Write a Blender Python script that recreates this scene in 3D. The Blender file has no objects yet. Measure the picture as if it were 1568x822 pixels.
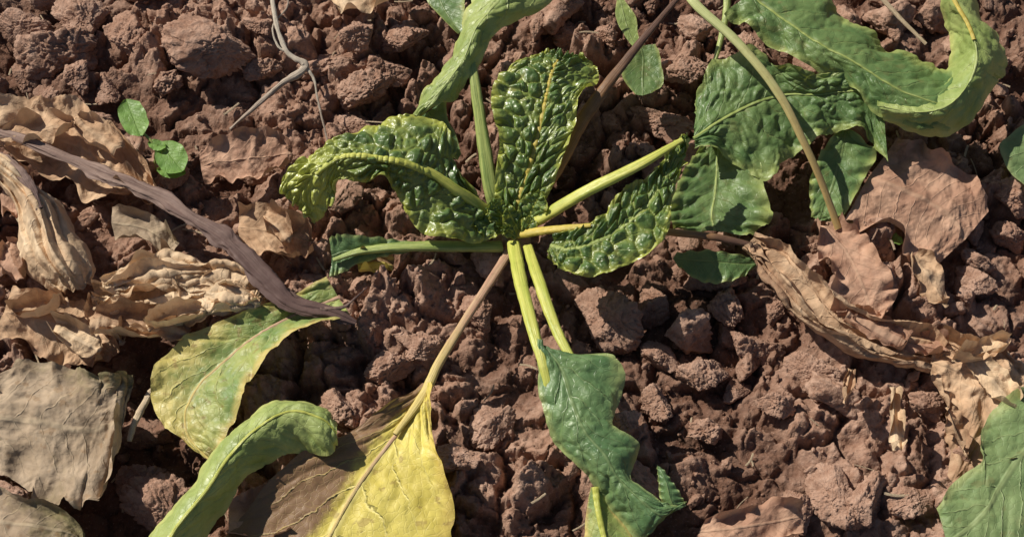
import bpy, math, random
import numpy as np
from mathutils import Vector
random.seed(4); rng=np.random.default_rng(7)
S=bpy.context.scene
# ------------------------------------------------------------------ survey frame
D=1.63; PITCH=math.radians(60); FP=1568*50/36
CAM=np.array([0,-D*math.cos(PITCH),D*math.sin(PITCH)])
FW=np.array([0,math.cos(PITCH),-math.sin(PITCH)]); UPV=np.array([0,math.sin(PITCH),math.cos(PITCH)])
PX=D/FP
def site(u,v,h=0.0):
    d=FW+np.array([1,0,0])*(u-784)/FP+UPV*(411-v)/FP
    k=(h-CAM[2])/d[2]
    return CAM+d*k
# ------------------------------------------------------------------ numpy noise
def _h(ix,iy,iz,seed):
    n=(ix.astype(np.int64)*374761393+iy.astype(np.int64)*668265263+iz.astype(np.int64)*2147483647+seed*974634777)&0xffffffff
    n=((n^(n>>13))*1274126177)&0xffffffff
    n=((n^(n>>16))*2246822519)&0xffffffff
    n=(n^(n>>15))&0xffffffff
    return n/4294967295.0
def vn(x,y,z=None,seed=0):
    if z is None: z=np.zeros_like(x)
    ix,iy,iz=np.floor(x),np.floor(y),np.floor(z)
    fx,fy,fz=x-ix,y-iy,z-iz
    f=lambda t:t*t*t*(t*(t*6-15)+10)
    fx,fy,fz=f(fx),f(fy),f(fz)
    r=0
    for a in (0,1):
        for b in (0,1):
            for c in (0,1):
                r=r+_h(ix+a,iy+b,iz+c,seed)*(fx if a else 1-fx)*(fy if b else 1-fy)*(fz if c else 1-fz)
    return r
def fbm(x,y,z=None,o=4,seed=0,g=.5):
    if z is None: z=np.zeros_like(x)
    s=0;a=1;t=0
    for i in range(o):
        s=s+a*vn(x,y,z,seed+i*17);t+=a;a*=g;x=x*2.03+3.1;y=y*2.03+1.7;z=z*2.03+5.3
    return s/t
def vor(x,y,seed=0):
    ix,iy=np.floor(x),np.floor(y); z0=np.zeros_like(ix)
    F1=np.full(x.shape,9.);F2=np.full(x.shape,9.);I=np.zeros(x.shape);DX=np.zeros(x.shape);DY=np.zeros(x.shape)
    for a in (-1,0,1):
        for b in (-1,0,1):
            cx=ix+a+_h(ix+a,iy+b,z0,seed);cy=iy+b+_h(ix+a,iy+b,z0+1,seed)
            dx=x-cx;dy=y-cy;d=np.sqrt(dx*dx+dy*dy)
            m=d<F1
            F2=np.where(m,F1,np.minimum(F2,d))
            I=np.where(m,_h(ix+a,iy+b,z0+2,seed),I)
            DX=np.where(m,dx,DX);DY=np.where(m,dy,DY);F1=np.where(m,d,F1)
    return F1,F2,I,DX,DY
def gLow(x,y):
    return .026*(fbm(x*4.5,y*4.5,seed=1,o=2)-.5)*2
def gH(x,y):
    x=np.asarray(x,float);y=np.asarray(y,float)
    wx=x+.012*(fbm(x*45,y*45,seed=3,o=5,g=.6)-.5)*2; wy=y+.012*(fbm(x*45,y*45,seed=9,o=5,g=.6)-.5)*2
    rough=np.clip((fbm(x*5,y*5,seed=21,o=2)-.3)*3,.45,1)
    h=gLow(x,y)
    for c,a,sd in ((.075,.024,1),(.036,.015,2),(.014,.0042,3),(.006,.0010,4)):
        F1,F2,I,dx,dy=vor(wx/c,wy/c,sd)
        th=I*61.7;e=np.clip((F2-F1)*5,0,1)
        dome=np.clip(1-(F1/.9)**2,0,1)**.5
        h=h+a*rough*(dome*(.05+.55*I*I)+(1.5*(np.cos(th)*dx+np.sin(th)*dy)+.45*I+.35)*e)
    h=h+.0026*(fbm(x*160,y*160,seed=5,o=4,g=.6)-.5)*2
    far=np.clip(1-(np.sqrt(x*x+y*y)-1.2)/2.5,.15,1)
    return h*far-.046
# ------------------------------------------------------------------ mesh helper
def mk(name,V,F,mats,smooth=True,uv=None,attrs=None,parent=None):
    V=np.asarray(V,np.float32);F=np.asarray(F,np.int32)
    me=bpy.data.meshes.new(name);k=F.shape[1]
    me.vertices.add(len(V));me.vertices.foreach_set('co',V.ravel())
    me.loops.add(F.size);me.loops.foreach_set('vertex_index',F.ravel())
    me.polygons.add(len(F));me.polygons.foreach_set('loop_start',np.arange(0,F.size,k,dtype=np.int32))
    me.polygons.foreach_set('loop_total',np.full(len(F),k,np.int32))
    me.update(calc_edges=True)
    if uv is not None:
        l=me.uv_layers.new(name='UVMap');l.data.foreach_set('uv',np.asarray(uv,np.float32)[F.ravel()].ravel())
    if attrs:
        for n,a in attrs.items():
            t=me.attributes.new(n,'FLOAT','POINT');t.data.foreach_set('value',np.asarray(a,np.float32))
    me.polygons.foreach_set('use_smooth',np.full(len(F),smooth,bool))
    me.materials.append(mats)
    me.validate()
    o=bpy.data.objects.new(name,me);S.collection.objects.link(o)
    if parent: o.parent=parent
    return o
def empty(name):
    o=bpy.data.objects.new(name,None);o.empty_display_size=.02;S.collection.objects.link(o);return o
def grid(n,m):
    i=np.arange(n-1)[:,None]*m+np.arange(m-1)[None,:]
    return np.stack([i,i+1,i+m+1,i+m],-1).reshape(-1,4)
def catmull(P,n):
    P=np.asarray(P,float);K=len(P)
    Q=np.vstack([2*P[0]-P[1],P,2*P[-1]-P[-2]])
    t=np.linspace(0,K-1-1e-6,n);i=t.astype(int);f=(t-i)[:,None]
    a,b,c,d=Q[i],Q[i+1],Q[i+2],Q[i+3]
    return .5*(2*b+(c-a)*f+(2*a-5*b+4*c-d)*f*f+(3*b-a-3*c+d)*f**3)
# ------------------------------------------------------------------ node helper
class N:
    def __init__(s,name):
        s.m=bpy.data.materials.new(name);s.m.use_nodes=True;s.t=s.m.node_tree;s.t.nodes.clear()
    def n(s,ty,ins=None,**kw):
        x=s.t.nodes.new(ty)
        for k,v in kw.items(): setattr(x,k,v)
        for k,v in (ins or {}).items():
            if isinstance(v,bpy.types.NodeSocket): s.t.links.new(v,x.inputs[k])
            else: x.inputs[k].default_value=v
        return x
    def ma(s,op,a,b=0.,c=0.,clamp=False): return s.n('ShaderNodeMath',{0:a,1:b,2:c},operation=op,use_clamp=clamp).outputs[0]
    def mr(s,v,a,b,c=0.,d=1.): return s.n('ShaderNodeMapRange',{0:v,1:a,2:b,3:c,4:d},interpolation_type='SMOOTHSTEP').outputs[0]
    def mix(s,f,a,b):
        x=s.n('ShaderNodeMix',data_type='RGBA')
        for i,v in ((0,f),(6,a),(7,b)):
            if isinstance(v,bpy.types.NodeSocket): s.t.links.new(v,x.inputs[i])
            else: x.inputs[i].default_value=v if i==0 else (*v,1)
        return x.outputs[2]
    def noise(s,co,sc,det=4,ro=.5,dist=0.): return s.n('ShaderNodeTexNoise',{'Vector':co,'Scale':sc,'Detail':det,'Roughness':ro,'Distortion':dist}).outputs[0]
# soil
def soil(name,light=0.):
    k=N(name);co=k.n('ShaderNodeNewGeometry').outputs['Position']
    z=k.n('ShaderNodeSeparateXYZ',{0:co}).outputs[2]
    n1=k.noise(co,9,3,.6);n2=k.noise(co,70,6,.65);n3=k.noise(co,420,3,.6)
    c=k.mix(k.mr(n2,.3,.7),(.30,.172,.120),(.52,.345,.262))
    c=k.mix(k.mr(n1,.35,.7,0,.6),c,(.33,.185,.128))
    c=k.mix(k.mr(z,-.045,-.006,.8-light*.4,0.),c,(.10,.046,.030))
    c=k.mix(k.mr(n3,.60,.75,0,.5),c,(.68,.51,.41))
    c=k.mix(k.mr(n3,.42,.28,0,.5),c,(.13,.068,.045))
    hh=k.ma('ADD',k.ma('MULTIPLY',n2,1.4),k.ma('MULTIPLY',n3,.45))
    b=k.n('ShaderNodeBump',{'Height':hh,'Strength':.8,'Distance':.0045}).outputs[0]
    p=k.n('ShaderNodeBsdfPrincipled',{'Base Color':c,'Roughness':.95,'Normal':b,'Specular IOR Level':.1})
    k.n('ShaderNodeOutputMaterial',{0:p.outputs[0]});return k.m
def leafmat(name,c1,c2,vein,edge=None,edge_amt=0.,tr=.22,rough=.38,N_=9,K_=2.2,veinamt=.6,patch=None,pg=(0,0,0,0),spots=0.,spotc=(.25,.13,.05),dry=False,spec=.4,bl=0.):
    k=N(name);uv=k.n('ShaderNodeUVMap').outputs[0];co=k.n('ShaderNodeTexCoord').outputs['Object']
    se=k.n('ShaderNodeSeparateXYZ',{0:uv});s=se.outputs[0];t=k.ma('MULTIPLY_ADD',se.outputs[1],2.,-1.);at=k.ma('ABSOLUTE',t)
    na=k.noise(co,26,4,.55);nb=k.noise(co,120,5,.6);nc=k.noise(co,11,3,.5)
    c=k.mix(k.mr(na,.35,.65),c1,c2)
    x=k.ma('SUBTRACT',k.ma('MULTIPLY',s,float(N_)),k.ma('MULTIPLY',at,K_))
    x=k.ma('ADD',x,k.ma('MULTIPLY',na,1.1))
    fr=k.ma('ABSOLUTE',k.ma('SUBTRACT',k.ma('FRACT',x),.5))
    lv=k.ma('MULTIPLY',k.mr(fr,.0,.055,1,0),k.mr(at,.4,1.,1.,.15))
    mid=k.mr(at,.015,.07,1,0)
    fv=k.n('ShaderNodeTexVoronoi',{'Vector':co,'Scale':140.},feature='DISTANCE_TO_EDGE').outputs[0]
    fvm=k.mr(fv,.0,.08,1,0)
    vm=k.ma('MAXIMUM',k.ma('MAXIMUM',lv,mid),k.ma('MULTIPLY',fvm,.22))
    c=k.mix(k.ma('MULTIPLY',vm,veinamt),c,vein)
    if bl:
        at2=k.n('ShaderNodeAttribute',attribute_name='blis').outputs['Fac']
        c=k.mix(k.mr(at2,.0,.45,bl,0.),c,vein)
    if edge: c=k.mix(k.ma('MULTIPLY',k.mr(k.ma('ADD',at,k.ma('MULTIPLY',k.ma('SUBTRACT',na,.5),.5)),.72,1.0),edge_amt),c,edge)
    c=k.mix(k.mr(nb,.35,.75,0,.25),c,tuple(min(1,a*1.6+.02) for a in c1))
    if patch:
        g=k.ma('ADD',k.ma('MULTIPLY_ADD',s,pg[0],pg[2]),k.ma('ADD',k.ma('MULTIPLY',t,pg[1]),k.ma('MULTIPLY',k.ma('SUBTRACT',k.ma('ADD',nc,k.ma('MULTIPLY',nb,.4)),.7),pg[3])))
        pf=k.mr(g,.0,1.);pf=k.ma('MULTIPLY',pf,k.ma('MULTIPLY_ADD',vm,-.35,.97))
        c=k.mix(pf,c,patch)
    if spots: c=k.mix(k.mr(k.noise(co,75,3,.5),.60,.68,0,spots),c,spotc)
    if dry:
        wv=k.noise(co,38,5,.6,.6)
        c=k.mix(k.mr(wv,.50,.30,0,.6),c,tuple(a*.42 for a in c1))
        h=k.ma('ADD',k.ma('MULTIPLY',wv,1.),k.ma('ADD',k.ma('MULTIPLY',nb,.45),k.ma('MULTIPLY',vm,.35)))
        b=k.n('ShaderNodeBump',{'Height':h,'Strength':.6,'Distance':.0035}).outputs[0]
    else:
        h=k.ma('ADD',k.ma('MULTIPLY',na,.7),k.ma('ADD',k.ma('MULTIPLY',nb,.35),k.ma('MULTIPLY',vm,-.6)))
        b=k.n('ShaderNodeBump',{'Height':h,'Strength':.55,'Distance':.0026}).outputs[0]
    rr=k.mr(nb,.3,.7,rough-.06,rough+.14)
    p=k.n('ShaderNodeBsdfPrincipled',{'Base Color':c,'Roughness':rr,'Normal':b,'Specular IOR Level':spec})
    tc=k.mix(.55,c,(.46,.50,.06) if not dry else (.5,.3,.15))
    tl=k.n('ShaderNodeBsdfTranslucent',{'Color':tc,'Normal':b})
    mx=k.n('ShaderNodeMixShader',{0:tr,1:p.outputs[0],2:tl.outputs[0]})
    k.n('ShaderNodeOutputMaterial',{0:mx.outputs[0]});return k.m
def stemmat(name,c1,c2,c3=None,rough=.4,dry=False):
    k=N(name);uv=k.n('ShaderNodeUVMap').outputs[0];co=k.n('ShaderNodeTexCoord').outputs['Object']
    se=k.n('ShaderNodeSeparateXYZ',{0:uv})
    st=k.n('ShaderNodeCombineXYZ',{0:k.ma('MULTIPLY',se.outputs[0],3.),1:k.ma('MULTIPLY',se.outputs[1],14.)}).outputs[0]
    n1=k.noise(st,1.6,4,.6);n2=k.noise(co,90,4,.6)
    c=k.mix(k.mr(n1,.35,.65),c1,c2)
    if c3: c=k.mix(k.mr(k.ma('ADD',se.outputs[0],k.ma('MULTIPLY',n2,.3)),.35,.95),c,c3)
    c=k.mix(k.mr(n2,.55,.75,0,.35),c,tuple(a*.5 for a in c1))
    b=k.n('ShaderNodeBump',{'Height':k.ma('ADD',n1,k.ma('MULTIPLY',n2,.4)),'Strength':.9 if dry else .5,'Distance':.002}).outputs[0]
    p=k.n('ShaderNodeBsdfPrincipled',{'Base Color':c,'Roughness':rough,'Normal':b,'Specular IOR Level':.4})
    k.n('ShaderNodeOutputMaterial',{0:p.outputs[0]});return k.m
M={}
M['puck']=leafmat('puckered_green_leaf',(.070,.145,.040),(.125,.215,.055),(.46,.50,.09),edge=(.56,.58,.11),edge_amt=.85,N_=8,tr=.24,rough=.30,bl=.5,spots=.25,spotc=(.46,.38,.14),veinamt=.3,patch=(.28,.37,.07),pg=(.5,0,-.25,1.8),spec=.85)
M['puckL']=leafmat('puckered_green_leaf_yellow_tip',(.070,.145,.040),(.13,.215,.055),(.46,.50,.09),edge=(.56,.58,.11),edge_amt=.85,N_=8,tr=.24,rough=.30,bl=.5,veinamt=.3,patch=(.54,.58,.13),pg=(3.0,0,-1.55,1.2),spec=.85)
M['green']=leafmat('green_leaf',(.105,.195,.062),(.18,.275,.090),(.30,.36,.13),edge=(.44,.49,.15),edge_amt=.75,rough=.42,veinamt=.4,spec=.5,patch=(.29,.35,.11),pg=(.2,0,-.25,2.8),spots=.18)
M['greenP']=leafmat('pale_dull_green_leaf',(.18,.275,.11),(.25,.34,.14),(.38,.43,.20),edge=(.45,.48,.2),edge_amt=.6,rough=.5,veinamt=.4,spec=.35,patch=(.34,.38,.17),pg=(.2,0,-.3,2.4),spots=.2,N_=6)
M['greenB']=leafmat('bluegreen_leaf',(.095,.19,.075),(.165,.27,.105),(.29,.36,.15),edge=(.44,.49,.18),edge_amt=.7,rough=.38,veinamt=.4,tr=.18,spec=.55,patch=(.27,.34,.13),pg=(.2,0,-.35,2.6))
M['pale']=leafmat('pale_green_leaf',(.27,.35,.10),(.40,.47,.16),(.50,.54,.23),edge=(.58,.58,.2),edge_amt=.7,rough=.42,veinamt=.4,tr=.15,spec=.5,patch=(.17,.27,.07),pg=(.0,0,.08,2.8))
M['ygreen']=leafmat('yellowing_green_leaf',(.17,.26,.075),(.38,.41,.12),(.54,.50,.22),edge=(.66,.49,.17),edge_amt=.85,rough=.46,veinamt=.45,tr=.12,patch=(.60,.50,.16),pg=(1.3,-.5,-.55,3.0),spots=.5,N_=6,spec=.45)
M['yellow']=leafmat('yellow_leaf',(.64,.52,.10),(.75,.63,.15),(.80,.70,.30),edge=(.50,.31,.08),edge_amt=.5,rough=.5,veinamt=.55,tr=.12,patch=(.25,.14,.08),pg=(1.0,-3.6,-.65,3.6),N_=6,spots=.45)
M['dryA']=leafmat('dry_tan_leaf',(.49,.31,.19),(.64,.45,.295),(.68,.50,.33),rough=.8,veinamt=.35,dry=True,spec=.2,tr=.12,patch=(.25,.135,.085),pg=(.3,.3,-.2,3.))
M['dryB']=leafmat('dry_cream_leaf',(.62,.43,.27),(.80,.61,.41),(.74,.57,.39),rough=.7,veinamt=.3,dry=True,spec=.3,tr=.14,patch=(.36,.21,.12),pg=(.3,.3,-.6,3.))
M['dryG']=leafmat('dry_grey_leaf',(.32,.235,.16),(.48,.37,.265),(.52,.42,.29),rough=.8,veinamt=.55,dry=True,spec=.15,tr=.08,patch=(.20,.175,.085),pg=(.6,-.3,-.2,3.4),spots=.35)
M['dryR']=leafmat('dry_red_brown_leaf',(.38,.21,.14),(.54,.335,.23),(.56,.38,.26),rough=.7,veinamt=.4,dry=True,spec=.3,tr=.08,patch=(.24,.125,.08),pg=(.3,.3,-.4,3.))
M['petG']=stemmat('petiole_green_yellow',(.42,.47,.08),(.62,.60,.14),rough=.34)
M['petD']=stemmat('petiole_green',(.22,.30,.08),(.44,.49,.15),rough=.38)
M['petY']=stemmat('petiole_yellow',(.62,.47,.09),(.48,.40,.08),rough=.4)
M['petB']=stemmat('petiole_browning',(.52,.27,.09),(.35,.175,.055),(.12,.065,.045),rough=.42)
M['petP']=stemmat('petiole_pink_to_yellow',(.44,.24,.17),(.58,.40,.25),(.64,.50,.16),rough=.45)
M['petN']=stemmat('petiole_pale_to_brown',(.46,.50,.20),(.58,.60,.28),(.48,.33,.13),rough=.45)
M['petX']=stemmat('dry_purple_petiole',(.17,.10,.08),(.34,.23,.185),(.13,.075,.065),rough=.65,dry=True)
M['straw']=stemmat('straw',(.66,.52,.36),(.52,.39,.25),rough=.7,dry=True)
M['twig']=stemmat('dry_twig_bark',(.66,.57,.46),(.54,.46,.36),(.42,.33,.26),rough=.7,dry=True)
M['seed']=leafmat('seedling_leaf',(.15,.29,.06),(.21,.37,.08),(.30,.44,.13),rough=.45,veinamt=.3,tr=.2)
M['crown']=stemmat('beet_crown_skin',(.40,.25,.14),(.30,.25,.10),rough=.6,dry=True)
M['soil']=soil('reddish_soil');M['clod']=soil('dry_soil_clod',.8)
# ------------------------------------------------------------------ builders
occ={}
def occupy(V):
    for x,y,z in V[::3]:
        k=(int(x//.006),int(y//.006));occ[k]=min(occ.get(k,9),z)
def normals(P):
    a=np.gradient(P,axis=0);b=np.gradient(P,axis=1);n=np.cross(a,b)
    n/=np.linalg.norm(n,axis=2,keepdims=True)+1e-12
    return n
cnt=[0]
def leaf(name,st,mat,parent=None,n=110,m=51,blister=0.,cell=.011,ruffle=0.,rf=7,jag=.04,arch=0.,crum=0.,rib=None,ribmat=None,drape=False,wob=.0022,curl=0.,lam0=.028,lam1=.085,pleat=0.,pn=4.,fold=0.):
    cnt[0]+=1;sd=cnt[0]*13;r_=np.random.default_rng(sd)
    L=[];C=[];R=[]
    for q in st:
        L.append(site(q[0],q[1],q[6]/1000));C.append(site(q[2],q[3],q[7]/1000));R.append(site(q[4],q[5],q[8]/1000))
    L,C,R=catmull(L,n),catmull(C,n),catmull(R,n)
    s=np.linspace(0,1,n);t=np.linspace(-1,1,m)
    SS,TT=np.meshgrid(s,t,indexing='ij');A=np.abs(TT)
    ln=np.sum(np.linalg.norm(np.diff(C,axis=0),axis=1));wd=np.linalg.norm(R-L,axis=1).mean()/2
    jq=ln*38
    jl=1+jag*2.6*(fbm(s*jq,s*0,seed=sd,o=4,g=.48)-.5)*2;jr=1+jag*2.6*(fbm(s*jq,s*0+7,seed=sd+1,o=4,g=.48)-.5)*2
    E=np.where((TT<0)[...,None],(L-C)[:,None]*jl[:,None,None],(R-C)[:,None]*jr[:,None,None])
    P=C[:,None]+E*A[...,None]
    P[...,2]+=arch*np.sin(np.pi*np.clip(A,0,1))*.5+arch*(1-A**2)*.5
    if ruffle:
        ph=fbm(s*3,s*0,seed=sd+5,o=2)*6
        am=(.4+1.2*fbm(s*6,s*0+3,seed=sd+7,o=2))[:,None]
        rr=np.where(TT<0,np.sin(SS*rf*6.283+ph[:,None]),np.sin(SS*rf*5.6+2+ph[:,None]*1.3))
        P[...,2]+=ruffle*A**2.2*rr*am
    if pleat:
        q=TT*pn+1.1*(fbm(SS*3,TT*1.5,seed=sd+31,o=2)-.5)
        P[...,2]+=pleat*(np.abs((q%1)-.5)*4-1)*(.4+1.2*fbm(SS*4,TT*3,seed=sd+33,o=2))
    nm=normals(P);sg=np.where(nm[...,2:].mean()<0,-1,1);nm=nm*sg
    bl=np.zeros(SS.shape)
    if blister:
        X=SS*ln/cell;Y=TT*wd/cell
        X=X+.6*(vn(X*.7,Y*.7,seed=sd)-.5);Y=Y+.6*(vn(X*.7+9,Y*.7,seed=sd)-.5)
        X=X-np.abs(Y)*.4
        F1,F2,I,dx,dy=vor(X,Y,sd)
        g1,g2,I2,_,_=vor(X*2.1+4,Y*2.1,sd+3)
        bl=np.sin(np.clip((F2-F1)*1.35,0,1)*np.pi/2)*np.clip(A*9,0,1)*(.25+.75*I)+.16*np.clip((g2-g1)*1.4,0,1)
        P=P+nm*((bl-.35)*blister)[...,None]
    w=(fbm(P[...,0]*60,P[...,1]*60,P[...,2]*60,o=3,seed=sd)-.5)*2
    P=P+nm*(w*wob)[...,None]
    if fold:
        U=SS*ln;W=A*wd
        q=(U*1.-W*.9)/.034+1.2*(fbm(U*20,TT*2,seed=sd+41,o=2)-.5)
        P=P+nm*(fold*(np.sqrt(np.abs(np.sin(q*np.pi))+.02)-.6)*np.clip(A*3,0,1)*(.3+1.4*fbm(U*25,TT*2+3,seed=sd+43,o=2)))[...,None]
    if crum:
        U=SS*ln;W=TT*wd;f=0
        w1=.016*(fbm(U*28,W*28+5,o=3,seed=sd+2)-.5)*2;w2=.016*(fbm(U*28+9,W*28,o=3,seed=sd+12)-.5)*2
        for j in range(9):
            an=r_.uniform(0,np.pi);lam=lam0+(lam1-lam0)*r_.random()**1.5;k=(np.cos(an)*(U+w1)+np.sin(an)*(W+w2))/lam+r_.random()
            tri=np.abs((k%1)-.5)*2
            tri=np.where(tri<.10,tri*tri/.2+.05,tri)
            msk=np.clip((fbm(U*16+j*3.3,W*16,o=1,seed=sd+20+j)-.3)*3,0,1)
            f=f+(tri-.5)*lam/.045*r_.uniform(.4,1)*msk
        f=f/2.3+(fbm(U*70,W*70,o=3,seed=sd+6)-.5)*.8+(fbm(U*14,W*14,o=2,seed=sd+9)-.5)*2.4
        P=P+nm*(f*crum)[...,None]
        cl=(fbm(s*5,s*0,seed=sd+4,o=2)[:,None]*2.6-.6)
        q=np.clip((A-.5)/.5,0,1)**2
        P[...,2]+=curl*q*cl
        P=P-E*(q*np.clip(cl,0,1)*.22)[...,None]
    if drape:
        g=gLow(P[...,0],P[...,1])-.046+.027
        P[...,2]=g+.5*np.log1p(np.exp(np.clip((P[...,2]-g)/.003,-30,30)))*.003*2
    V=P.reshape(-1,3)
    uv=np.stack([SS,(TT+1)/2],-1).reshape(-1,2)
    o=mk(name,V,grid(n,m),mat,uv=uv,attrs={'blis':bl.ravel()},parent=parent)
    occupy(V)
    if rib:
        mid=P[:,m//2]
        r=np.linspace(rib[0],rib[1],n)*PX
        k=int(n*rib[2]) if len(rib)>2 else n
        tube3(name+'_midrib',mid[:k],r[:k],ribmat or M['petG'],parent=parent or o,flat=.6)
    return o
def tube3(name,P,r,mat,parent=None,flat=.75,groove=.0,seg=14,wob=.05,ridges=0):
    P=np.asarray(P,float);n=len(P);T=np.gradient(P,axis=0);T/=np.linalg.norm(T,axis=1,keepdims=True)+1e-12
    up=np.tile([0,0,1.],(n,1));sd=np.cross(T,up);nn=np.linalg.norm(sd,axis=1,keepdims=True);sd=np.where(nn>.05,sd/(nn+1e-9),np.array([1.,0,0]));u2=np.cross(sd,T)
    a=np.linspace(0,2*np.pi,seg+1)
    s=np.linspace(0,1,n)
    prof=1-groove*np.exp(-((a-np.pi/2)/.45)**2)+ridges*np.cos(a*7)
    wn=1+wob*2*(fbm((s*22)[:,None]+0*a[None],0*s[:,None]+np.cos(a)[None]*1.2,0*s[:,None]+np.sin(a)[None]*1.2,o=3,seed=int(abs(P[0,0])*9999)%97)-.5)*2
    X=np.cos(a)[None]*prof[None]*wn;Y=np.sin(a)[None]*prof[None]*flat*wn
    V=P[:,None]+r[:,None,None]*(X[...,None]*sd[:,None]+Y[...,None]*u2[:,None])
    uv=np.stack(np.meshgrid(s,np.linspace(0,1,seg+1),indexing='ij'),-1)
    V=V.reshape(-1,3);occupy(V)
    return mk(name,V,grid(n,seg+1),mat,uv=uv.reshape(-1,2),parent=parent)
def tube(name,pts,mat,parent=None,n=60,**kw):
    q=[np.append(site(p[0],p[1],p[2]/1000),p[3]*PX) for p in pts]
    q=catmull(q,n);return tube3(name,q[:,:3],np.maximum(q[:,3],.0001),mat,parent,**kw)
# ================================================================== central plant
pl=empty('sugar_beet_plant')
leaf('upright_leaf',[(774,338,785,340,798,337,28,28,28),(757,300,795,302,838,300,46,42,46),(762,245,812,250,862,238,62,58,62),(764,200,825,200,880,190,76,72,78),(750,150,836,150,888,146,84,84,86),(770,108,845,112,916,122,86,90,70),(815,84,853,92,912,97,82,86,66),(845,78,864,82,890,87,76,78,70)],M['puck'],pl,n=240,m=141,blister=.0105,cell=.0145,ruffle=.003,rib=(5,2,.93),ribmat=M['petY'],jag=.022)
leaf('drooping_left_leaf',[(762,364,745,325,735,308,30,34,40),(708,368,706,295,698,255,40,58,60),(645,348,670,270,697,217,54,76,70),(608,304,636,254,678,184,64,92,80),(590,272,600,243,622,176,80,100,82),(560,278,560,238,565,188,84,104,86),(520,284,520,240,508,214,76,102,88),(508,314,488,262,464,240,60,94,86),(484,336,462,290,430,280,42,72,72),(468,336,452,314,440,305,38,50,55)],M['puckL'],pl,n=240,m=131,blister=.0095,cell=.0135,ruffle=.005,rf=6,rib=(8,3,.8),jag=.05)
leaf('right_leaf',[(852,360,842,374,836,388,52,50,48),(888,346,872,380,856,413,60,58,52),(925,325,915,368,915,421,66,64,58),(955,290,955,345,975,399,72,70,62),(988,270,992,313,1018,360,80,76,68),(1012,248,1015,278,1032,298,86,84,78),(1032,216,1036,240,1046,255,94,92,86),(1050,204,1053,209,1056,214,98,97,95)],M['puck'],pl,n=220,m=131,blister=.0095,cell=.0135,ruffle=.003,rib=(4,2),ribmat=M['petD'],jag=.04)
tube('right_petiole',[(795,352,16,10),(835,330,40,10),(900,292,72,9.5),(980,252,94,8),(1045,214,104,4)],M['petG'],pl,groove=.3)
tube('lower_right_petiole',[(785,360,16,8),(820,355,34,7),(862,350,52,6),(905,345,64,3)],M['petY'],pl,groove=.2)
tube('left_petiole',[(768,345,15,11),(738,318,36,10),(700,292,60,9),(655,262,80,7),(610,246,98,5)],M['petG'],pl,groove=.3)
tube('low_left_petiole',[(768,378,10,10),(700,377,26,9),(620,378,32,8),(555,384,30,6),(510,398,24,3)],M['petD'],pl,groove=.3)
leaf('low_left_leaf',[(650,374,648,380,645,384,30,30,30),(600,366,598,380,592,392,34,28,24),(560,362,556,382,550,404,38,26,18),(525,358,528,385,520,422,38,24,14),(503,362,508,392,506,424,34,22,14)],M['greenB'],pl,ruffle=.002)
tube('back_petiole',[(768,335,16,13),(752,290,40,12),(738,200,66,10),(726,120,86,8),(716,60,96,6)],M['petD'],pl,groove=.35)
tube('browning_petiole',[(805,335,16,9),(850,260,38,12),(885,195,54,12),(930,130,70,9),(985,60,82,6),(1040,-5,90,4)],M['petB'],pl,groove=.2,wob=.1)
for i,(bu,bv,tu,tv,h,w) in enumerate([(784,352,752,306,50,19),(800,350,828,294,60,22),(772,352,726,340,38,16),(796,356,776,318,46,15),(802,360,816,334,42,13),(790,362,770,348,38,10)]):
    q=[]
    dx,dy=tu-bu,tv-bv;l=math.hypot(dx,dy);nx,ny=-dy/l,dx/l
    for s,ww in ((0,.25),(.3,.8),(.6,1),(.85,.7),(1,.15)):
        cx,cy=bu+dx*s,bv+dy*s;hh=22+(h-22)*s
        q.append((cx-nx*w*ww,cy-ny*w*ww,cx,cy,cx+nx*w*ww,cy+ny*w*ww,hh+2*ww,hh,hh+2*ww))
    leaf('heart_leaf_%d'%i,q,M['puck'],pl,n=80,m=45,blister=.0042,cell=.007,ruffle=.003,rf=3,rib=(2.5,1),ribmat=M['petG'])
# crown
n_,m_=40,33
th=np.linspace(0,np.pi,n_);ph=np.linspace(0,2*np.pi,m_);TH,PH=np.meshgrid(th,ph,indexing='ij')
c0=site(784,362,0);rr=.021*(1+.10*np.cos(PH*6)*np.sin(TH)+.2*(fbm(np.cos(PH)*2+5,np.sin(PH)*2+5,TH*3,seed=4)-.5))
V=np.stack([c0[0]+rr*np.sin(TH)*np.cos(PH),c0[1]+rr*np.sin(TH)*np.sin(PH),-.016+rr*1.6*np.cos(TH)],-1).reshape(-1,3)
mk('crown',V,grid(n_,m_),M['crown'],uv=np.stack([TH/3.14,PH/6.28],-1).reshape(-1,2),parent=pl)
# front leaf
tube('front_petiole',[(786,372,18,10),(797,430,40,10),(815,500,56,9),(832,560,60,7),(850,640,50,4)],M['petG'],pl,groove=.35)
tube('front_petiole_right',[(808,378,16,8),(825,430,34,9),(850,500,46,8),(878,556,50,6),(895,600,46,3)],M['petG'],pl,groove=.35)
leaf('front_leaf',[(822,520,832,530,850,540,58,58,52),(824,575,860,570,940,546,54,58,52),(832,628,876,620,951,600,48,60,50),(846,670,895,662,938,648,42,58,52),(880,712,925,698,980,680,36,56,46),(914,748,946,733,966,726,30,48,46),(938,780,978,764,1006,766,24,46,40),(980,824,1012,790,1036,776,18,42,36),(1000,810,1030,784,1052,768,20,36,32)],M['greenB'],pl,ruffle=.006,rf=3.1,n=200,m=101,blister=.002,cell=.016,arch=.006,jag=.03,fold=.003)
leaf('front_leaf_tip_fold',[(1006,712,1010,714,1014,716,44,44,44),(1008,735,1020,738,1030,738,38,44,42),(1010,762,1026,762,1045,762,32,42,36),(1020,790,1034,782,1050,774,28,38,30)],M['greenB'],pl,ruffle=.002,jag=.02)
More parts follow.
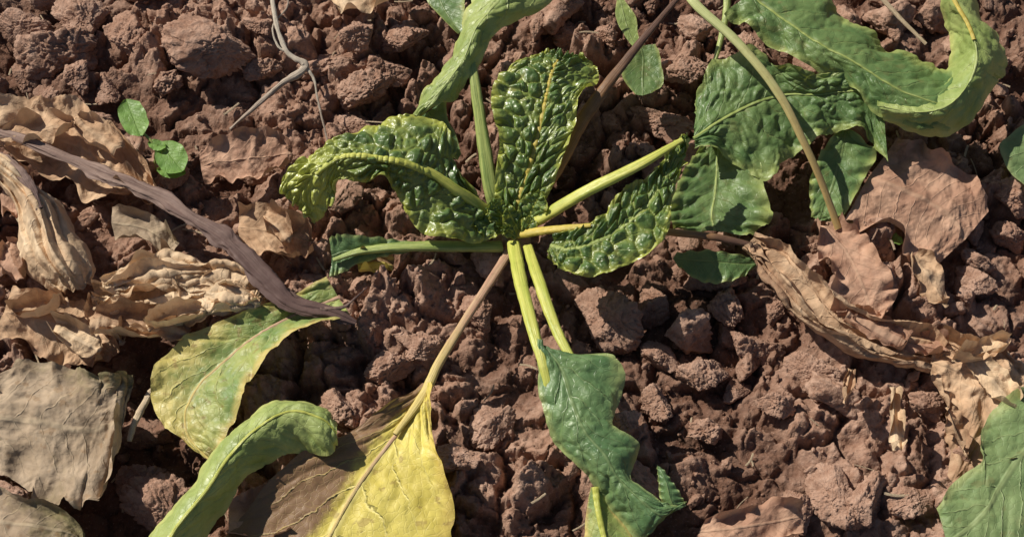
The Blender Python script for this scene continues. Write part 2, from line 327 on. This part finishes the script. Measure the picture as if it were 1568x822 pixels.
leaf('front_under_leaf',[(905,745,912,746,920,748,30,30,30),(900,775,915,775,930,770,22,28,22),(896,810,922,810,955,800,16,26,16),(893,850,930,850,990,840,12,24,10),(900,900,930,900,980,900,10,20,10)],M['ygreen'],pl,rib=(5,3),ribmat=M['petG'])
# yellow leaf
tube('yellow_leaf_petiole',[(780,385,8,7.5),(745,440,20,7),(705,502,28,6.5),(672,556,30,7),(648,605,28,7),(605,665,29,4)],M['petP'],pl,groove=.25)
leaf('yellow_leaf',[(648,585,655,586,661,588,30,29,30),(612,610,640,618,659,632,32,26,34),(545,650,615,655,668,690,34,24,34),(468,690,575,706,690,752,30,22,30),(405,750,535,765,694,828,24,22,26),(355,806,500,830,688,900,18,20,22),(335,862,470,890,645,960,12,16,16),(380,930,440,940,520,970,8,10,10)],M['yellow'],pl,n=160,m=101,ruffle=.007,rf=3,blister=.0015,cell=.03,rib=(4,2),ribmat=M['petP'],jag=.02,fold=.0022)
# back leaf
leaf('back_leaf',[(735,-50,800,-45,905,-40,98,116,100),(720,5,765,0,844,8,92,112,98),(704,50,730,44,774,36,84,108,94),(690,90,712,88,742,82,80,102,90),(662,126,690,122,720,118,74,94,84),(642,160,664,154,692,150,70,84,78),(631,184,642,178,656,172,66,74,72),(622,205,625,205,630,202,60,62,62)],M['pale'],pl,n=160,m=71,ruffle=.006,rf=4,arch=.006,blister=.002,cell=.018,jag=.035,fold=.003)
leaf('back_leaf_left_blade',[(640,-30,660,-40,720,-40,80,84,90),(655,5,675,5,712,0,78,84,90),(680,32,690,30,710,25,76,84,90),(702,52,706,50,714,48,80,86,88)],M['green'],pl)
leaf('back_leaf_lower_blade',[(640,180,655,172,684,150,52,60,66),(655,205,672,200,686,180,44,54,62),(680,232,688,225,698,205,38,48,54),(700,246,702,243,706,236,36,40,44)],M['greenB'],pl)
# fallen outer leaves
leaf('sugar_beet_leaf',[(190,880,240,885,300,890,20,50,20),(230,824,268,815,312,828,26,56,26),(284,756,318,752,352,768,34,58,30),(327,692,356,696,388,724,38,60,34),(374,644,400,655,430,702,40,60,36),(436,612,447,632,466,692,42,58,36),(492,622,496,645,504,699,42,54,36),(516,652,517,666,518,682,40,46,38)],M['pale'],n=160,m=81,arch=.010,ruffle=.004,rf=4,blister=.0015,cell=.018,rib=(3,1.5),jag=.025,fold=.0025)
leaf('sugar_beet_leaf',[(500,425,518,455,538,487,34,30,34),(440,452,470,474,507,493,36,28,44),(385,474,425,495,458,506,34,28,48),(330,494,384,520,420,530,32,26,48),(280,518,345,552,392,568,30,24,46),(238,558,305,590,372,602,26,22,44),(230,610,284,632,356,645,20,22,38),(252,652,288,668,340,680,16,20,28),(308,698,318,702,330,702,16,18,20)],M['ygreen'],n=160,m=91,ruffle=.005,rf=4,blister=.002,cell=.02,rib=(3,1.5),ribmat=M['petP'],jag=.035,fold=.003)
# ================================================================== neighbour plant upper right
nb=empty('sugar_beet_plant')
leaf('broad_leaf',[(1066,165,1062,212,1066,226,50,60,56),(1074,120,1108,182,1112,240,64,62,46),(1104,82,1155,158,1172,280,80,66,30),(1160,76,1202,145,1212,240,88,66,38),(1210,104,1250,145,1255,215,90,70,48),(1262,108,1292,140,1292,195,88,74,54),(1322,102,1328,142,1334,212,84,74,50),(1348,120,1354,170,1358,256,76,70,40)],M['green'],nb,n=180,m=101,ruffle=.009,rf=4.5,blister=.004,cell=.015,rib=(3,1.5),ribmat=M['petD'],jag=.05,fold=.003)
leaf('arching_leaf',[(1190,-30,1150,-5,1108,22,80,98,90),(1262,-10,1205,36,1158,52,76,98,88),(1300,30,1256,70,1228,100,72,98,82),(1350,66,1312,100,1298,130,70,98,78),(1405,92,1372,138,1340,170,68,94,76),(1452,108,1432,160,1410,202,68,90,70),(1470,120,1465,165,1455,195,70,86,72)],M['green'],nb,n=160,m=81,ruffle=.007,rf=4,arch=.006,blister=.0025,cell=.017,rib=(2.5,1),ribmat=M['petD'],jag=.04,fold=.0035)
leaf('curling_leaf',[(1400,-40,1440,-35,1480,-30,70,112,90),(1432,0,1462,8,1500,12,70,112,92),(1450,40,1484,48,1528,62,66,110,88),(1456,80,1494,90,1543,102,62,106,80),(1442,114,1482,130,1524,130,60,100,72),(1418,132,1450,165,1482,190,62,96,66),(1385,140,1402,175,1425,203,64,90,66),(1338,146,1342,165,1352,184,68,82,68)],M['pale'],nb,n=170,m=81,arch=.008,ruffle=.006,rf=4,blister=.002,cell=.018,rib=(4,2,.35),ribmat=M['petY'],jag=.03,fold=.003)
leaf('low_leaf',[(1070,226,1100,224,1135,224,34,32,34),(1048,262,1098,260,1160,244,32,26,36),(1030,300,1095,296,1168,290,28,22,34),(1020,336,1090,330,1178,334,24,20,28),(1050,354,1095,354,1142,364,20,18,22)],M['green'],nb,ruffle=.004,rib=(2.5,1.5),ribmat=M['petD'],blister=.002,cell=.018,fold=.003)
leaf('low_leaf_right',[(1285,198,1295,200,1305,200,44,42,44),(1256,232,1288,236,1345,235,36,34,36),(1240,280,1276,280,1325,272,28,26,30),(1240,318,1262,320,1296,325,22,22,24),(1244,336,1255,338,1268,338,20,20,20)],M['green'],nb,ruffle=.003,blister=.0015,cell=.02,fold=.002)
leaf('low_leaf_front',[(1036,386,1030,396,1040,408,20,16,12),(1090,384,1090,400,1075,432,22,16,10),(1150,392,1140,404,1125,428,20,14,10),(1170,398,1165,402,1158,408,16,14,10)],M['green'],nb,ruffle=.002)
tube('arching_petiole',[(1040,-30,125,8),(1068,10,125,8),(1130,66,118,7.5),(1190,140,104,7),(1232,220,80,6),(1262,290,52,5.5),(1284,350,26,6)],M['petN'],nb,groove=.2)
tube('low_leaf_petiole',[(960,350,30,6),(1030,356,32,6),(1100,364,32,6),(1160,378,28,5)],M['petB'],nb)
tube('dark_upper_petiole',[(1115,-30,60,7),(1112,20,50,6),(1104,60,40,5),(1090,110,30,3)],M['petD'],nb)
tube('dry_upper_petiole',[(1335,-20,60,5),(1375,25,50,4),(1418,68,40,3)],M['straw'],nb)
leaf('small_back_leaf',[(968,72,980,70,1002,68,44,42,44),(958,90,985,90,1012,90,40,36,40),(954,118,984,116,1013,126,34,32,34),(972,144,984,146,1000,142,30,30,30)],M['green'],nb,jag=.08)
leaf('small_back_leaf_upper',[(945,0,950,0,956,0,50,50,50),(943,30,956,28,972,25,46,46,46),(955,55,965,54,978,50,42,42,42),(970,74,975,74,980,72,40,40,40)],M['pale'],nb,jag=.08)
leaf('sugar_beet_leaf',[(1600,580,1640,640,1700,700,30,30,30),(1558,592,1600,660,1650,760,36,34,30),(1520,626,1560,700,1640,820,36,34,26),(1500,668,1530,745,1600,880,34,32,24),(1502,705,1510,780,1560,900,32,30,20),(1450,752,1480,810,1520,900,28,26,20),(1436,775,1450,830,1470,880,24,24,20)],M['greenP'],n=140,m=81,ruffle=.004,rf=3,jag=.05,blister=.0012,cell=.025,fold=.0025)
leaf('sugar_beet_leaf',[(1580,180,1600,185,1640,190,40,40,40),(1545,205,1590,215,1650,230,40,40,40),(1532,225,1585,245,1650,260,36,36,36),(1545,260,1580,270,1640,290,30,30,30),(1570,285,1590,290,1610,300,26,26,26)],M['greenP'])
# ================================================================== dead leaves
def dry(st,mat,hs=None,**kw):
    kw.setdefault('crum',.009);kw.setdefault('jag',.12);kw.setdefault('n',140);kw.setdefault('m',91);kw.setdefault('curl',.018);kw.setdefault('wob',.001)
    return leaf('withered_leaf',st,mat,drape=True,**kw)
def scrap(u,v,l,w,ang,mat,h=18,bend=0.,**kw):
    q=[];a=math.radians(ang)
    for s,ww in ((-1,.2),(-.65,.8),(-.2,1),(.25,.95),(.7,.65),(1,.15)):
        cx=u+l/2*s*math.cos(a)-bend*s*s*math.sin(a);cy=v+l/2*s*math.sin(a)*.9+bend*s*s*math.cos(a)
        nx,ny=-math.sin(a)*w/2*ww,math.cos(a)*w/2*ww
        q.append((cx+nx,cy+ny,cx,cy,cx-nx,cy-ny,h-2,h+6,h-2))
    kw.setdefault('n',80);kw.setdefault('m',51);kw.setdefault('crum',.007);kw.setdefault('lam0',.016);kw.setdefault('lam1',.05);kw.setdefault('jag',.16)
    return dry(q,mat,**kw)
dry([(-60,150,-60,200,-60,240,24,20,10),(10,148,0,195,0,228,26,20,10),(60,150,50,205,30,250,28,22,12),(105,142,100,215,90,275,28,24,14),(145,172,145,235,130,300,28,24,14),(190,208,190,260,185,315,24,20,12),(225,245,222,280,225,322,20,16,12),(242,290,240,300,242,322,16,14,12)],M['dryA'],crum=.013,n=180,m=111)
dry([(-30,220,-20,245,-30,270,40,42,30),(10,240,10,268,0,290,40,50,30),(60,285,42,300,22,318,30,54,28),(98,320,66,345,30,370,20,54,22),(124,372,85,395,38,405,18,52,18),(147,412,108,428,62,434,18,46,18),(152,434,122,450,92,454,18,34,18)],M['dryB'],crum=.004,arch=.012,lam0=.03,lam1=.08,curl=.004,pleat=.0045,pn=2.6,n=160,m=121,jag=.06)
dry([(145,440,142,470,150,505,18,26,14),(185,420,185,470,185,525,24,34,14),(235,405,238,462,235,535,28,38,14),(290,398,295,450,300,505,28,38,18),(340,402,345,440,345,490,24,34,18),(390,425,385,455,380,485,20,26,16),(412,448,408,458,402,470,16,18,16)],M['dryB'],crum=.010,n=190,m=131,lam0=.02,lam1=.06,pleat=.005,pn=2.2)
scrap(240,420,170,60,-8,M['dryB'],34,8,crum=.007,pleat=.003,pn=2);scrap(330,455,140,50,15,M['dryB'],34,-6,crum=.007,pleat=.003,pn=1.6);scrap(215,500,150,55,5,M['dryA'],24,6,crum=.008)
scrap(165,490,90,60,60,M['dryA'],24);scrap(280,480,120,40,-20,M['dryB'],36,5)
dry([(20,440,10,480,0,520,20,16,12),(70,445,60,490,50,540,22,18,12),(120,450,110,500,90,555,20,16,10),(160,480,145,520,125,560,16,12,8),(185,530,175,545,160,560,10,8,8)],M['dryA'],crum=.010)
dry([(-60,560,-60,650,-60,740,18,16,12),(0,556,0,640,-10,735,22,20,12),(60,548,60,645,40,760,24,22,12),(120,560,110,655,85,785,24,22,12),(165,568,150,655,125,785,22,20,12),(198,568,185,640,160,775,20,18,12),(206,580,200,600,185,640,16,16,14)],M['dryG'],crum=.009,ruffle=.004,n=170,m=121,jag=.08)
dry([(-60,740,-50,800,-40,880,14,12,8),(0,738,10,800,0,880,14,12,8),(60,760,70,810,60,880,14,12,8),(110,790,115,820,110,870,12,10,8),(130,820,130,835,130,860,8,8,8)],M['dryG'],crum=.008)
dry([(365,318,362,345,368,382,16,14,10),(400,312,400,350,405,395,22,20,10),(440,320,438,360,440,410,24,22,10),(470,330,468,365,468,408,20,18,10),(482,350,482,370,482,392,14,14,10)],M['dryA'],crum=.012,lam0=.018,lam1=.05)
dry([(305,232,302,250,308,275,26,24,16),(340,210,340,245,345,285,34,32,18),(385,200,385,240,385,292,36,34,18),(425,205,425,235,420,275,32,30,18),(448,225,448,238,440,262,24,22,16)],M['dryR'],crum=.010,lam0=.018,lam1=.05)
dry([(1375,212,1330,270,1290,345,26,24,14),(1420,225,1385,290,1320,360,28,26,14),(1460,245,1430,310,1370,385,28,24,12),(1495,275,1460,335,1405,405,24,20,10),(1512,325,1480,365,1440,400,18,14,10)],M['dryR'],crum=.007,n=160,m=111,jag=.08)
dry([(1290,340,1262,345,1245,342,26,26,24),(1330,368,1296,385,1255,400,36,30,26),(1358,410,1318,430,1268,440,42,32,28),(1372,450,1330,468,1280,480,38,28,24),(1352,495,1330,500,1300,492,26,24,20)],M['dryR'],crum=.006,ruffle=.005,jag=.07)
dry([(1155,362,1148,372,1140,380,30,30,28),(1200,375,1180,405,1160,420,28,32,18),(1240,415,1215,445,1190,470,22,34,14),(1285,460,1260,490,1235,512,18,30,12),(1345,490,1315,520,1290,540,16,24,10),(1420,500,1380,540,1360,565,14,18,10),(1450,530,1430,550,1420,575,14,12,10)],M['dryA'],crum=.006,lam0=.02,lam1=.06,pleat=.0045,pn=2.2,n=180,m=111,jag=.08)
dry([(1440,505,1425,550,1425,600,22,20,12),(1500,515,1480,570,1440,640,26,24,12),(1550,525,1525,590,1460,700,26,22,12),(1590,560,1560,610,1480,740,22,20,10),(1620,620,1590,660,1540,720,16,14,10)],M['dryA'],crum=.014,lam0=.02,lam1=.06,n=160,m=101)
scrap(1400,525,110,45,15,M['dryR'],16);scrap(1425,430,100,45,60,M['dryA'],14);scrap(1500,540,90,40,-20,M['dryB'],30);scrap(1465,660,90,30,70,M['dryA'],18);scrap(1340,505,100,30,30,M['dryR'],20);scrap(1515,580,120,50,50,M['dryB'],26)
scrap(60,200,110,50,-15,M['dryA'],32,5);scrap(150,210,80,45,40,M['dryA'],32);scrap(190,275,90,35,30,M['dryA'],28);scrap(20,400,70,60,70,M['dryR'],10);scrap(30,300,50,90,20,M['dryR'],14);scrap(120,520,80,40,30,M['dryB'],22);scrap(60,470,90,40,-10,M['dryA'],26);scrap(425,350,60,40,50,M['dryA'],24)
scrap(1298,590,60,22,100,M['dryA'],20,n=50,m=31,jag=.05,crum=.004);scrap(1370,640,110,26,86,M['dryB'],18,n=60,m=31,jag=.05,crum=.004)
dry([(1080,800,1070,815,1060,830,14,14,10),(1130,775,1120,810,1115,850,18,16,10),(1180,765,1180,800,1175,850,18,16,10),(1230,770,1230,790,1230,820,12,12,10)],M['dryR'],n=70,m=41)
dry([(495,-20,500,-10,500,5,16,18,16),(535,-20,535,0,530,25,20,24,16),(575,-20,575,-5,570,22,20,24,16),(610,-20,608,-12,600,2,14,16,14)],M['dryB'],n=70,m=41,crum=.004)
dry([(175,320,175,345,180,375,16,14,10),(220,325,220,350,225,380,20,18,10),(255,350,252,368,250,388,18,16,10),(275,372,272,378,268,386,12,12,10)],M['dryG'],n=70,m=41)
dry([(545,395,548,408,550,420,8,8,6),(580,390,580,405,582,424,12,10,6),(605,398,602,408,600,420,8,8,6)],M['yellow'],n=50,m=31,crum=.002)
dry([(350,770,350,800,350,830,10,10,8),(395,745,400,790,405,830,12,12,8),(430,735,440,780,450,820,12,12,8)],M['dryR'],n=50,m=31,crum=.003)
# dry petioles / twigs
wp=tube('withered_petiole',[(-40,192,36,7),(30,212,40,8),(110,244,44,8),(160,268,48,11),(200,282,50,9),(250,305,50,12),(290,332,54,11),(335,360,54,15),(370,390,52,14),(410,432,48,15),(450,465,44,11),(505,478,40,11),(545,494,34,4)],M['petX'],n=180,flat=.45,groove=.5,wob=.32,ridges=.12,seg=28)
tube('fray_1',[(490,474,42,4),(525,470,40,2.5),(545,455,40,1.5),(562,440,38,.8)],M['petX'],wp,wob=.15)
tube('fray_2',[(400,425,48,5),(430,440,44,4),(470,462,40,3),(530,478,36,1)],M['petX'],wp,wob=.15)
tube('withered_petiole',[(-30,232,44,10),(15,250,54,9),(45,285,60,8),(60,320,62,5)],M['petX'],n=80,flat=.5,groove=.3,wob=.2,ridges=.06,seg=24)
tube('withered_petiole',[(245,580,10,3),(225,610,14,5),(205,650,14,5),(198,675,12,4)],M['straw'],wob=.15)
tw=tube('dry_twig',[(415,-30,50,4),(422,30,44,3.5),(440,80,36,4),(468,102,30,7),(430,130,26,5),(395,160,20,4),(352,198,10,2)],M['twig'],n=90,wob=.25,seg=12)
tube('side_branch',[(466,100,30,4),(480,120,26,2.2),(486,150,20,1.8),(494,185,14,1.6),(504,225,6,1.2)],M['twig'],tw,wob=.2,seg=8)
tube('side_branch_2',[(440,80,36,3),(425,70,38,2),(418,40,40,1.5),(440,10,40,1.5),(438,-20,42,1)],M['twig'],tw,wob=.2,seg=8)
# seedling
sdl=empty('weed_seedling')
def ov(n,cx,cy,a,b,ang,h,mt=M['seed'],par=None):
    q=[];ca,sa=math.cos(ang),math.sin(ang)
    for s in np.linspace(-1,1,7):
        w=b*math.sqrt(max(0,1-s*s*.98));x,y=cx+ca*a*s,cy+sa*a*s
        q.append((x+sa*w,y-ca*w,x,y,x-sa*w,y+ca*w,h+2,h,h+2))
    return leaf(n,q,mt,par,n=40,m=25,jag=.05,wob=.0014,ruffle=.001,rf=2)
ov('cotyledon_1',204,180,30,22,1.2,34,par=sdl);ov('cotyledon_2',262,240,28,23,.9,24,par=sdl);ov('small_leaf',240,222,14,8,.2,26,par=sdl);ov('small_leaf_2',262,262,22,10,.1,16,par=sdl)
tube('stem',[(236,262,-12,2.5),(238,240,6,2.5),(236,222,24,2.5),(215,200,32,2)],M['petD'],sdl,seg=8)
tube('stem_2',[(236,222,22,2),(250,232,24,2)],M['petD'],sdl,seg=8)
ov('weed_seedling',1370,365,14,8,.5,14)
# ================================================================== ground
def axis(a,b,st,far):
    c=np.arange(a,b,st);out=[b];s=st
    while out[-1]<far: s*=1.22;out.append(out[-1]+s)
    lo=[a];s=st
    while lo[-1]>-far: s*=1.22;lo.append(lo[-1]-s)
    return np.concatenate([np.array(lo[1:][::-1]),c,np.array(out)])
gx=axis(-.80,.80,.0018,60);gy=axis(-.48,.62,.0018,60)
X,Y=np.meshgrid(gx,gy,indexing='ij');Z=gH(X,Y)
Fg=grid(len(gx),len(gy))[:,[0,3,2,1]]
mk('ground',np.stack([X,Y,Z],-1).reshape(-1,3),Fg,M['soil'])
# clods
import bmesh
def ico(sub):
    bm=bmesh.new();bmesh.ops.create_icosphere(bm,subdivisions=sub,radius=1)
    V=np.array([v.co[:] for v in bm.verts]);F=np.array([[v.index for v in f.verts] for f in bm.faces]);bm.free();return V,F
ICO={k:ico(k) for k in (2,3,4,5,6)}
def rock(sub,seed):
    V,F=ICO[sub];r=np.random.default_rng(seed)
    K=r.integers(7,12);n=r.normal(size=(K,3));n/=np.linalg.norm(n,axis=1,keepdims=True);d=r.uniform(.42,.95,K)
    W=V+.35*(np.stack([fbm(V[:,0]*2+i*7+seed%13,V[:,1]*2,V[:,2]*2,o=3,seed=i+seed%31) for i in range(3)],-1)-.5)
    W/=np.linalg.norm(W,axis=1,keepdims=True)
    dt=W@n.T;q=np.where(dt>.05,d/np.maximum(dt,.05),9.)
    q=np.minimum(q,1.3);R=-np.log(np.exp(-q*30).sum(1))/30
    R=np.clip(R,.35,1.3)
    P=V*R[:,None]
    s=seed%50
    nz=fbm(P[:,0]*2.2+s,P[:,1]*2.2,P[:,2]*2.2,o=6 if sub>3 else 3,seed=seed%91,g=.62)-.5
    rd=np.abs(fbm(P[:,0]*3+s,P[:,1]*3,P[:,2]*3,o=3,seed=seed%71)-.5)
    P=P*(1+.5*nz-.25*np.clip(.08-rd,0,1)/.08*.5)[:,None]*np.array([r.uniform(.85,1.3),r.uniform(.7,1.05),r.uniform(.5,.85)])
    return P,F
LIB={k:[rock(k,100*k+i) for i in range(c)] for k,c in ((2,30),(3,40),(4,30),(5,30),(6,14))}
def rotm(r):
    a=r.normal(size=(3,3));q,_=np.linalg.qr(a);return q if np.linalg.det(q)>0 else -q
VV=[];FF=[];off=0
def ok(x,y,z,r):
    for a,b in ((0,0),(r,0),(-r,0),(0,r),(0,-r),(.7*r,.7*r),(-.7*r,-.7*r),(.7*r,-.7*r),(-.7*r,.7*r)):
        if z>occ.get((int((x+a)//.006),int((y+b)//.006)),9)-.001: return False
    return True
def place(x,y,g,r,sub,sink):
    global off
    z=g+r*(.5-sink)
    if not ok(x,y,z+r*.55,r): return
    P,F=LIB[sub][rng.integers(len(LIB[sub]))]
    a=rng.uniform(0,6.283);c,s=math.cos(a),math.sin(a)
    Rm=np.array([[c,-s,0],[s,c,0],[0,0,1]])
    if r<.012: Rm=rotm(rng)
    else:
        b=rng.uniform(-.5,.5);Rm=Rm@np.array([[1,0,0],[0,math.cos(b),-math.sin(b)],[0,math.sin(b),math.cos(b)]])
    VV.append(P@Rm.T*r+np.array([x,y,z]));FF.append(F+off);off+=len(P)
spec=[(930,475,48),(1000,450,30),(470,185,62),(80,60,54),(30,90,40),(110,110,36),(330,85,56),(270,60,38),(620,55,38),(590,100,40),(560,130,38),(1020,165,48),(1055,110,36),(1150,60,26),(1160,515,42),(1500,428,38),(1282,752,36),(1225,770,30),(520,625,28),(600,560,38),(645,540,32),(340,235,20),(120,20,40),(200,50,42),(30,20,36),(400,50,30),(550,60,30),(240,770,44),(210,720,32),(1120,450,38),(1060,480,34),(1190,610,30),(960,650,28),(730,470,30),(1440,560,24),(1330,760,32),(1400,760,28),(1550,300,34),(1545,350,32),(1250,360,18),(1010,600,32),(1090,640,32),(760,640,32),(700,700,32),(1540,80,28),(880,30,28),(930,40,24),(1000,220,26),(480,440,16),(250,110,34),(160,120,30),(500,90,34),(540,180,28),(400,100,26),(60,130,26),(1080,560,36),(1020,530,30),(1130,580,28),(1250,560,32),(1190,460,22)]
for u,v,r in spec:
    p=site(u,v,0);g=float(gH(p[0],p[1]));place(p[0],p[1],g,r*PX,6,.0)
def scatter(nm,r0,r1,sub,sink,thr):
    x=rng.uniform(-.82,.82,nm);y=rng.uniform(-.48,.62,nm)
    den=fbm(x*7,y*7,seed=33,o=3)+rng.uniform(-.15,.15,nm)
    k=den>thr;x,y=x[k],y[k];g=gH(x,y)
    rr=r0+(r1-r0)*rng.power(.35,len(x))
    for a,b,c,d in zip(x,y,g,rr): place(a,b,c,d,sub,sink)
scatter(250,.016,.038,5,.0,.44)
scatter(650,.006,.015,4,.1,.48)
scatter(1300,.003,.007,3,.05,.47)
scatter(4500,.0012,.004,2,.0,.42)
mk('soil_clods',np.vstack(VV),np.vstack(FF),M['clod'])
# straw bits
VS=[];FS=[];US=[];o_=0
for i in range(230):
    x,y=rng.uniform(-.8,.8),rng.uniform(-.45,.6);l=rng.uniform(.004,.030)*(1 if rng.random()<.8 else 1.8);a=rng.uniform(0,6.28);w=rng.uniform(.0004,.0016)
    n=8;s=np.linspace(-.5,.5,n);b=rng.uniform(-.4,.4)
    px=x+l*(s*math.cos(a)-b*s*s*math.sin(a));py=y+l*(s*math.sin(a)+b*s*s*math.cos(a))
    z=max(gH(px,py))+.003+rng.uniform(-.12,.12)*l*s*2
    C=np.stack([px,py,z],-1);sd=np.array([-math.sin(a),math.cos(a),0])*w
    V=np.stack([C-sd,C+np.array([0,0,w*.8]),C+sd],1).reshape(-1,3)
    VS.append(V);FS.append(grid(n,3)+o_);o_+=len(V);US.append(np.stack(np.meshgrid(np.linspace(0,1,n),[0,.5,1],indexing='ij'),-1).reshape(-1,2))
mk('straw_debris',np.vstack(VS),np.vstack(FS),M['straw'],uv=np.vstack(US))
# ================================================================== light + camera
sd=Vector((-.82,.57,.0)).normalized();el=math.radians(40)
dirn=Vector((sd.x*math.cos(el),sd.y*math.cos(el),math.sin(el)))
L=bpy.data.lights.new('sun','SUN');L.energy=5.0;L.angle=math.radians(.5);L.color=(1,.94,.82)
lo=bpy.data.objects.new('sun',L);lo.rotation_euler=dirn.to_track_quat('Z','Y').to_euler();S.collection.objects.link(lo)
w=bpy.data.worlds.new('World');S.world=w;w.use_nodes=True;nt=w.node_tree
sk=nt.nodes.new('ShaderNodeTexSky');sk.sky_type='NISHITA';sk.sun_disc=False;sk.sun_elevation=el;sk.sun_rotation=math.atan2(sd.x,sd.y)
bg=nt.nodes['Background'];nt.links.new(sk.outputs[0],bg.inputs[0]);bg.inputs[1].default_value=.05
c=bpy.data.cameras.new('camera');c.lens=50;c.sensor_width=36;c.clip_start=.01;c.clip_end=500
co=bpy.data.objects.new('camera',c);co.location=CAM;co.rotation_euler=(math.pi/2-PITCH,0,0);S.collection.objects.link(co);S.camera=co
S.view_settings.view_transform='Standard';S.view_settings.look='None';S.view_settings.exposure=0
